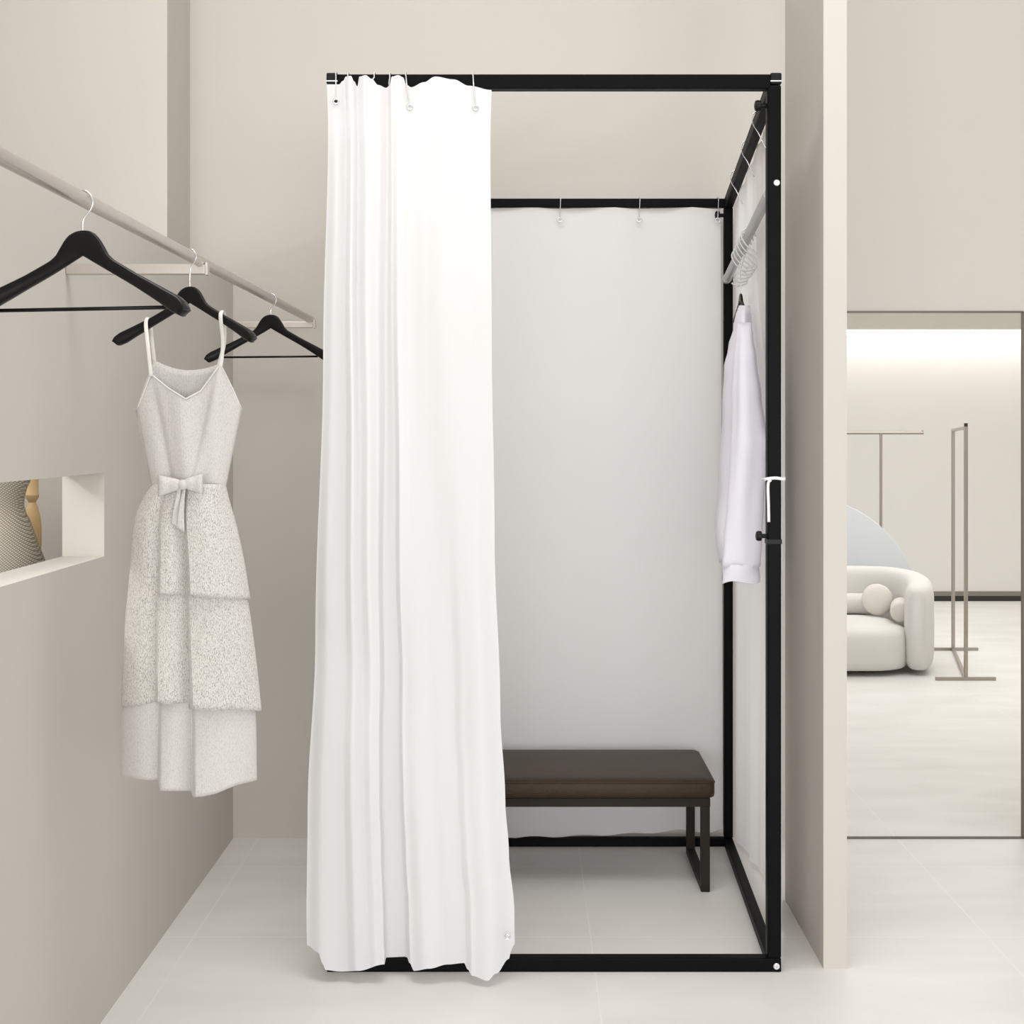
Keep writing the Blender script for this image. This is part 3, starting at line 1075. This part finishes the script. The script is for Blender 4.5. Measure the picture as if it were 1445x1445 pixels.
prof = [(.075, 0), (.075, .02), (.03, .035), (.022, .08), (.022, .55), (.03, .6), (.022, .64), (.017, .9), (.018, 1.0),
        (9 * k, z(812)), (11 * k, z(790)), (12.8 * k, z(765)), (12.5 * k, z(742)), (11 * k, z(728)), (7 * k, z(714)), (5 * k, z(709)), (6.5 * k, z(706)), (9 * k, z(702)), (9.3 * k, z(698)), (8.6 * k, z(697)),
        (8.6 * k, z(655)), (9.5 * k, z(650)), (4 * k, z(640)), (1.5 * k, z(638))]
wp = obj('turned_wooden_stand', G().lathe(prof, (WX, WY, 0), 28), M['wood'], None, smooth=True, angle=35, base=(WX, WY, 0))
tag(wp, 'pale turned wooden stand beside the woven form behind the niche', 'stand')

# ------------------------------------------------------------------ lounge
sofa = thing('sofa', (1.65, 8.9, 0), 'white rounded sofa with a curved wrap-around back beyond the opening', 'sofa')
# seat block: rounded front corners
def stadium(x0, x1, y0, y1, rfr, rbk, n=10):
    ring = []
    for (cx, cy, a0, r) in ((x1 - rfr, y0 + rfr, -90, rfr), (x1 - rbk, y1 - rbk, 0, rbk), (x0 + rbk, y1 - rbk, 90, rbk), (x0 + rfr, y0 + rfr, 180, rfr)):
        for k in range(n):
            a = math.radians(a0 + 90 * k / (n - 1))
            ring.append((cx + r * math.cos(a), cy + r * math.sin(a)))
    return ring


SX0, SX1, SYF = 0.87, 2.33, 8.38
rows = []
for ins, z_ in ((.06, .028), (.022, .036), (.006, .055), (0, .09), (0, .20), (.004, .235), (.018, .262), (.05, .278), (.12, .287), (.2, .29)):
    rows.append([Vector((a, b, z_)) for a, b in stadium(SX0 + ins, SX1 - ins, SYF + ins, 9.15 - ins, .25 - ins * .9, .22 - ins * .9)])
g = G().grid(rows, wrap=True)
n = len(rows[0])
g.f.append(tuple(range(n - 1, -1, -1)))
g.f.append(tuple((len(rows) - 1) * n + j for j in range(n)))
obj('seat_base', g, M['sofa'], sofa, smooth=True, angle=75)
# wrap-around back
path = [Vector(p) for p in ((2.335, 8.42, 0), (2.405, 8.62, 0), (2.455, 8.85, 0), (2.44, 9.08, 0), (2.30, 9.25, 0), (2.02, 9.30, 0), (1.60, 9.31, 0), (1.18, 9.30, 0), (.90, 9.25, 0), (.76, 9.08, 0), (.745, 8.85, 0), (.795, 8.62, 0), (.865, 8.42, 0))]
path = cat(path, 6)
rows = []
kk = len(path)
for i, p in enumerate(path):
    d = (path[min(i + 1, kk - 1)] - path[max(i - 1, 0)]).normalized()
    s_ = d.cross(Vector((0, 0, 1)))
    e = min(i, kk - 1 - i) / (kk - 1)
    f = min(1, e / .035) ** .5 if e < .035 else 1
    f = max(f, .25)
    hw = .085 * (.35 + .65 * f)
    z0, z1 = .026 + .02 * (1 - f), .535 + .04 * min(1, e / .3) - .05 * (1 - f)
    zc, hh = (z0 + z1) / 2, (z1 - z0) / 2
    ring = []
    for j in range(24):
        a = 2 * PI * j / 24
        cx, sx_ = math.cos(a), math.sin(a)
        ring.append(p + s_ * hw * math.copysign(abs(cx) ** .6, cx) + Vector((0, 0, zc + hh * math.copysign(abs(sx_) ** .32, sx_))))
    rows.append(ring)
g = G().grid(rows, wrap=True)
n = len(rows) * 24
g.f.append(tuple(range(23, -1, -1)))
g.f.append(tuple(range(n - 24, n)))
obj('backrest', g, M['sofa'], sofa, smooth=True)
for cx, cy in ((1.1, 8.6), (2.05, 8.6), (1.1, 9.05), (2.05, 9.05)):
    obj('foot', G().lathe([(.03, 0), (.05, .03)], (cx, cy, 0), 16), M['foot'], sofa, smooth=True, angle=40)
# lower back roll
obj('back_roll', G().tube(cat([(1.10, 9.10, .345), (1.3, 9.13, .345), (1.6, 9.14, .345), (2.0, 9.15, .345), (2.22, 9.11, .345)], 6), .068, 16), M['sofa'], sofa, smooth=True)


def puff(c, r, th, tilt, name, label, m_):
    prof = [(.002, -th), (r * .5, -th * .93), (r * .8, -th * .7), (r * .95, -th * .35), (r, 0), (r * .95, th * .35), (r * .8, th * .7), (r * .5, th * .93), (.002, th)]
    g = G().lathe(prof, (0, 0, 0), 40, 'y')
    R_ = Matrix.Rotation(tilt, 4, 'X')
    g.v = [R_ @ p + Vector(c) for p in g.v]
    o = obj(name, g, m_, None, smooth=True, base=(c[0], c[1], c[2] - r))
    tag(o, label, 'cushion')
    return o


c = P(1238, 846, 8.97)
puff(c, .100, .036, math.radians(-14), 'round_cushion', 'round disc cushion leaning on the sofa back', M['cushion'])
g = G()
a, b = P(1271, 862.5, 8.64), P(1271, 855, 8.87)
a.z = b.z = .354
pts = [a.lerp(b, i / 8) for i in range(9)]
g.tube([a + (a - b).normalized() * .012] + pts + [b + (b - a).normalized() * .012], [.05] + [.063] * 9 + [.05], 24)
tag(obj('bolster_cushion', g, M['cushion'], None, smooth=True, angle=60, base=(a + b) / 2 - Vector((0, 0, .063))), 'small cylindrical bolster cushion in the right corner of the sofa', 'cushion')

# round-topped panel behind the sofa
YP = 9.62
cc = P(1130, 870, YP)
R = 170 * YP / 2000
vs, N = [], 72
a0 = math.asin(-cc.z / R)
prf = [(cc.x + R * math.cos(lerp(a0, PI - a0, i / N)), cc.z + R * math.sin(lerp(a0, PI - a0, i / N))) for i in range(N + 1)]
g = G()
g.v = [Vector((x, YP, max(z_, 0))) for x, z_ in prf] + [Vector((x, YP + .03, max(z_, 0))) for x, z_ in prf]
n = N + 1
g.f = [tuple(range(n)), tuple(range(2 * n - 1, n - 1, -1))] + [(i, n + i, n + (i + 1) % n, (i + 1) % n) for i in range(n)]
tag(obj('arched_screen', g, M['disc'], None, base=(cc.x, YP, 0), bevel=.004), 'pale blue white round-topped panel standing behind the sofa', 'panel')

# T-shaped rack
YT = 9.85
px_ = P(1243, 0, YT).x
tr = thing('t_shaped_rack', (px_, YT, 0), 'T-shaped metal clothes rack behind the sofa and round panel', 'clothes rack')
zt = P(0, 611, YT).z
obj('upright', G().tube([(px_, YT, .02), (px_, YT, zt)], .0105, 14), M['steel'], tr, smooth=True, angle=40)
ar = obj('crossbar', G().tube([(px_ - .36, YT, zt), (P(1303, 0, YT).x, YT, zt)], .011, 14), M['steel'], tr, smooth=True, angle=40)
obj('end_stop', G().tube([(P(1302, 0, YT).x, YT, zt), (P(1302, 0, YT).x, YT, zt + .025)], .006, 10), M['steel'], ar, smooth=True)
obj('base_bar', G().box((px_ - .25, YT - .012, 0), (px_ + .2, YT + .012, .02)), M['steel'], tr, bevel=.002)
obj('base_bar', G().box((px_ - .012, YT + .012, 0), (px_ + .012, YT + .25, .02)), M['steel'], tr, bevel=.002)

# tall rectangular rack
A = P(1363, 960, 8.286)
B = P(1345, 918, 9.416)
A.z = B.z = 0
rk = thing('rectangular_rack', (A + B) / 2, 'tall narrow rectangular metal clothes rack right of the sofa', 'clothes rack')
za, zb = 1.483, 1.470
obj('upright', G().beam(A + Vector((0, 0, .02)), A + Vector((0, 0, za)), .020, .020, up=(0, 1, 0)), M['steel'], rk, bevel=.002)
obj('upright', G().beam(B + Vector((0, 0, .02)), B + Vector((0, 0, zb)), .020, .020, up=(0, 1, 0)), M['steel'], rk, bevel=.002)
tp = obj('top_bar', G().beam(A + Vector((0, 0, za - .006)), B + Vector((0, 0, zb - .006)), .018, .018), M['steel'], rk, bevel=.002)
obj('end_stop', G().tube([A + Vector((0, 0, za)), A + Vector((0, 0, za + .02))], .011, 10), M['base_black'], tp, smooth=True, angle=40)
obj('floor_rail', G().beam(A + Vector((0, 0, .011)), B + Vector((0, 0, .011)), .020, .018), M['steel'], rk, bevel=.002)
obj('foot_bar', G().box((P(1320, 0, 8.286).x, 8.276, 0), (P(1405, 0, 8.286).x, 8.296, .02)), M['steel'], rk, bevel=.002)
obj('foot_bar', G().box((P(1312, 0, 9.416).x, 9.406, 0), (P(1380, 0, 9.416).x, 9.426, .02)), M['steel'], rk, bevel=.002)

# ------------------------------------------------------------------ light
def area(name, loc, sx, sy, power, rot=(0, 0, 0), col=(1, 1, 1), spread=None):
    l = bpy.data.lights.new(name, 'AREA')
    l.shape = 'RECTANGLE'
    l.size, l.size_y = sx, sy
    l.energy = power
    l.color = col
    if spread:
        l.spread = spread
    o = bpy.data.objects.new(name, l)
    C.objects.link(o)
    o.location = loc
    o.rotation_euler = rot
    return o


W = bpy.data.worlds.new('world')
S.world = W
W.use_nodes = True
bg = W.node_tree.nodes['Background']
bg.inputs['Color'].default_value = (1.0, 0.995, 0.985, 1)
bg.inputs['Strength'].default_value = 1.0
WARM = (1.0, 0.998, 0.992)
bg.inputs['Strength'].default_value = 1.05
area('overhead_fill', (0.35, 2.3, ZC - .01), 1.8, 1.4, 48, col=WARM)  # unseen overhead fill, added to brighten the back curtain
area('overhead_fill', (-0.75, 3.0, ZC - .01), 0.9, 1.0, 28, col=WARM)  # overhead fill added for the side curtain and partition
area('overhead_fill', (1.9, 3.0, ZC - .01), 1.2, 1.6, 8, col=WARM)  # weak overhead fill added on the right
area('front_fill', (0.2, -7.0, 1.3), 10.0, 2.6, 720, rot=(PI / 2, 0, 0), col=(1, 1, 1))  # broad frontal fill added behind the camera, no window stands there
area('bay_lamp', (-1.745, 3.4, 1.78), 0.06, 1.7, 9, rot=(0, math.radians(-62), 0), col=WARM)
area('bay_fill', (-1.52, 2.3, 1.72), 0.35, 0.2, 6, rot=(math.radians(80), 0, 0), col=WARM)  # extra fill added to lift the pier face behind the niche
area('lounge_fill', (2.6, 8.6, 2.295), 3.2, 3.6, 76, col=WARM)  # unseen fill added to brighten the lounge, no fitting modelled
area('lounge_fill', (2.4, 6.0, 2.295), 2.4, 1.2, 6, col=WARM)  # weaker added fill for the near part of the lounge
area('lounge_cove_light', (2.2, YF - .12, 2.52), 5.5, .12, 42, col=(1, 1, 1))

# ------------------------------------------------------------------ camera
cd = bpy.data.cameras.new('camera')
cam = bpy.data.objects.new('camera', cd)
C.objects.link(cam)
cam.location = (0, 0, CAM_H)
cam.rotation_euler = (PI / 2, 0, 0)
cd.sensor_fit = 'HORIZONTAL'
cd.sensor_width = 36.0
cd.lens = 36.0 * FPX / 1445.0
cd.shift_x = (722.5 - VX) / 1445.0
cd.shift_y = (VY - 722.5) / 1445.0
cd.clip_start = 0.05
S.camera = cam

S.view_settings.view_transform = 'Standard'
S.view_settings.look = 'None'
S.view_settings.gamma = 1.0
S.view_settings.exposure = -0.15
S.view_settings.use_curve_mapping = False
S.cycles.max_bounces = 10
S.cycles.diffuse_bounces = 6
S.cycles.use_denoising = True
